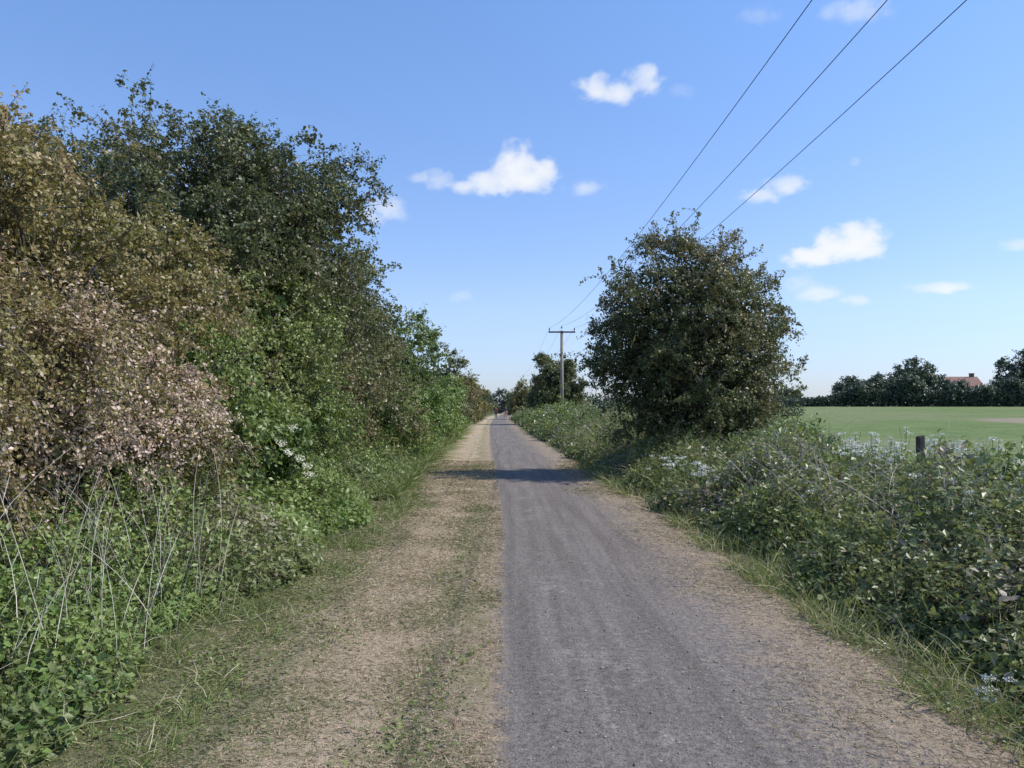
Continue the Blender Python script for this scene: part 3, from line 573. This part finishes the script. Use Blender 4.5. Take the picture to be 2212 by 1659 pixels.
# ---------------------------------------------------------------- clouds (volumes whose sunlit white is emission)
FP=1736.0
def cloud(px,parts,dens,label,seed,D=1600):
    k=D/FP
    def wp(x,y): return np.array([(x-1085)*k,D,1.6+(880-y)*k])
    c0=wp(*px); cen=[];rad=[]
    for (x,y,rx,ry) in parts:
        cen.append(wp(x,y)-c0); rad.append((rx*k,max(rx,ry)*k*.7,ry*k))
    bm=bmesh.new()
    for c,rr in zip(cen,rad):
        bmesh.ops.create_icosphere(bm,subdivisions=3,radius=1,matrix=Matrix.Translation(c)@Matrix.Diagonal((rr[0]*1.3,rr[1]*1.2,rr[2]*1.35,1)))
    t=NT('emissive_cloud'); co=t.n('ShaderNodeTexCoord').outputs['Object']; f=None
    for c,rr in zip(cen,rad):
        v=t.n('ShaderNodeVectorMath',{0:co,1:tuple(c)},operation='SUBTRACT').outputs[0]
        v=t.n('ShaderNodeVectorMath',{0:v,1:rr},operation='DIVIDE').outputs[0]
        l=t.n('ShaderNodeVectorMath',{0:v},operation='LENGTH').outputs['Value']; q=t.math('SUBTRACT',1,l)
        f=q if f is None else t.n('ShaderNodeMath',{0:f,1:q,2:.25},operation='SMOOTH_MAX').outputs[0]
    mp=t.n('ShaderNodeMapping',{0:co,1:(seed*37.,seed*11.,0),3:(1,1,1.3)}).outputs[0]
    n=t.noise(mp,1/34.,4,.62)
    f=t.math('ADD',f,t.math('MULTIPLY',t.math('SUBTRACT',n,.5),2.2))
    s=t.smooth(f,-.1,.7); dd=t.math('MULTIPLY',s,dens)
    ab=t.n('ShaderNodeVolumeAbsorption',{'Color':(0,0,0,1),'Density':dd})
    em=t.n('ShaderNodeEmission',{'Color':(.97,.985,1,1),'Strength':t.math('MULTIPLY',dd,1.0)})  # emission stands in for sunlight scattered inside the cloud
    ad=t.n('ShaderNodeAddShader'); t.l(ab.outputs[0],ad.inputs[0]); t.l(em.outputs[0],ad.inputs[1]); t.l(ad.outputs[0],t.out.inputs['Volume'])
    o=bm_obj('cloud',bm,t.m,loc=tuple(c0)); m=o.modifiers.new('r','REMESH'); m.mode='VOXEL'; m.voxel_size=max(4,min(r_[2] for r_ in rad)*.25)
    tag(o,label,'cloud',group='small white clouds')
cl='small fluffy white cumulus cloud in blue sky'; wi='thin wispy white cloud fragment'
cloud((1105,370),[(1115,352,55,50),(1165,370,48,34),(1060,390,58,26),(1010,398,40,16),(1120,385,78,30)],.035,cl,1)
cloud((935,385),[(945,385,36,22),(910,382,34,13)],.016,wi,2)
cloud((1340,180),[(1288,182,44,34),(1335,193,54,22),(1395,165,44,30),(1408,150,26,24)],.03,cl,3)
cloud((1815,530),[(1865,514,60,44),(1820,528,66,40),(1755,552,64,22),(1885,535,42,26)],.04,cl,4)
cloud((1760,625),[(1735,610,40,24),(1775,632,58,20)],.014,wi,5)
cloud((1860,646),[(1860,646,40,13)],.014,wi,6)
cloud((1680,405),[(1705,395,50,24),(1650,418,50,16)],.020,wi,7)
cloud((1270,403),[(1270,403,50,17)],.011,wi,8)
cloud((830,455),[(835,450,48,30),(800,465,34,18)],.018,wi,9)
cloud((2050,618),[(2050,618,72,13)],.02,wi,10)
cloud((1000,640),[(1000,640,34,15)],.006,wi,11)
cloud((1860,5),[(1860,5,78,24)],.008,wi,12)
cloud((1645,18),[(1645,18,52,16)],.004,wi,13)
cloud((2205,525),[(2210,525,32,17)],.014,wi,14)
cloud((1478,188),[(1478,188,30,18)],.005,wi,15)
cloud((1856,340),[(1856,340,14,18)],.008,wi,16)
# ---------------------------------------------------------------- sun, sky, camera
EL=R(48); AZ=R(89)
sd=Vector((math.sin(AZ)*math.cos(EL),math.cos(AZ)*math.cos(EL),math.sin(EL)))
sl=bpy.data.lights.new('sun','SUN'); sl.energy=5.0; sl.angle=R(.5); sl.color=(1,.945,.87)
so=link(bpy.data.objects.new('sun',sl)); so.rotation_euler=sd.to_track_quat('Z','Y').to_euler()
w=bpy.data.worlds.new('World'); S.world=w; w.use_nodes=True; nt=w.node_tree; bg=nt.nodes['Background']
sk=nt.nodes.new('ShaderNodeTexSky'); sk.sky_type='NISHITA'; sk.sun_disc=False; sk.sun_elevation=EL; sk.sun_rotation=AZ
sk.air_density=1.0; sk.dust_density=.3; sk.ozone_density=3.0
tc=nt.nodes.new('ShaderNodeTexCoord'); sx=nt.nodes.new('ShaderNodeSeparateXYZ'); nt.links.new(tc.outputs['Generated'],sx.inputs[0])
rp=nt.nodes.new('ShaderNodeValToRGB'); nt.links.new(sx.outputs[2],rp.inputs[0]); e=rp.color_ramp.elements
e[0].position=0; e[0].color=(.66,.74,1.08,1); e[1].position=.45; e[1].color=(1.12,1.28,1.5,1)
x=rp.color_ramp.elements.new(.12); x.color=(1.04,1.02,1.2,1)
mx=nt.nodes.new('ShaderNodeMix'); mx.data_type='RGBA'; mx.blend_type='MULTIPLY'; mx.inputs[0].default_value=1
nt.links.new(sk.outputs[0],mx.inputs[6]); nt.links.new(rp.outputs[0],mx.inputs[7]); nt.links.new(mx.outputs[2],bg.inputs[0]); bg.inputs[1].default_value=.15
cd=bpy.data.cameras.new('camera'); cd.sensor_width=36; cd.lens=36*1736/2212; cd.clip_end=9000; cd.clip_start=.05
co_=link(bpy.data.objects.new('camera',cd)); co_.location=(0,0,1.6); co_.rotation_euler=(R(90+1.67),0,R(-.69)); S.camera=co_
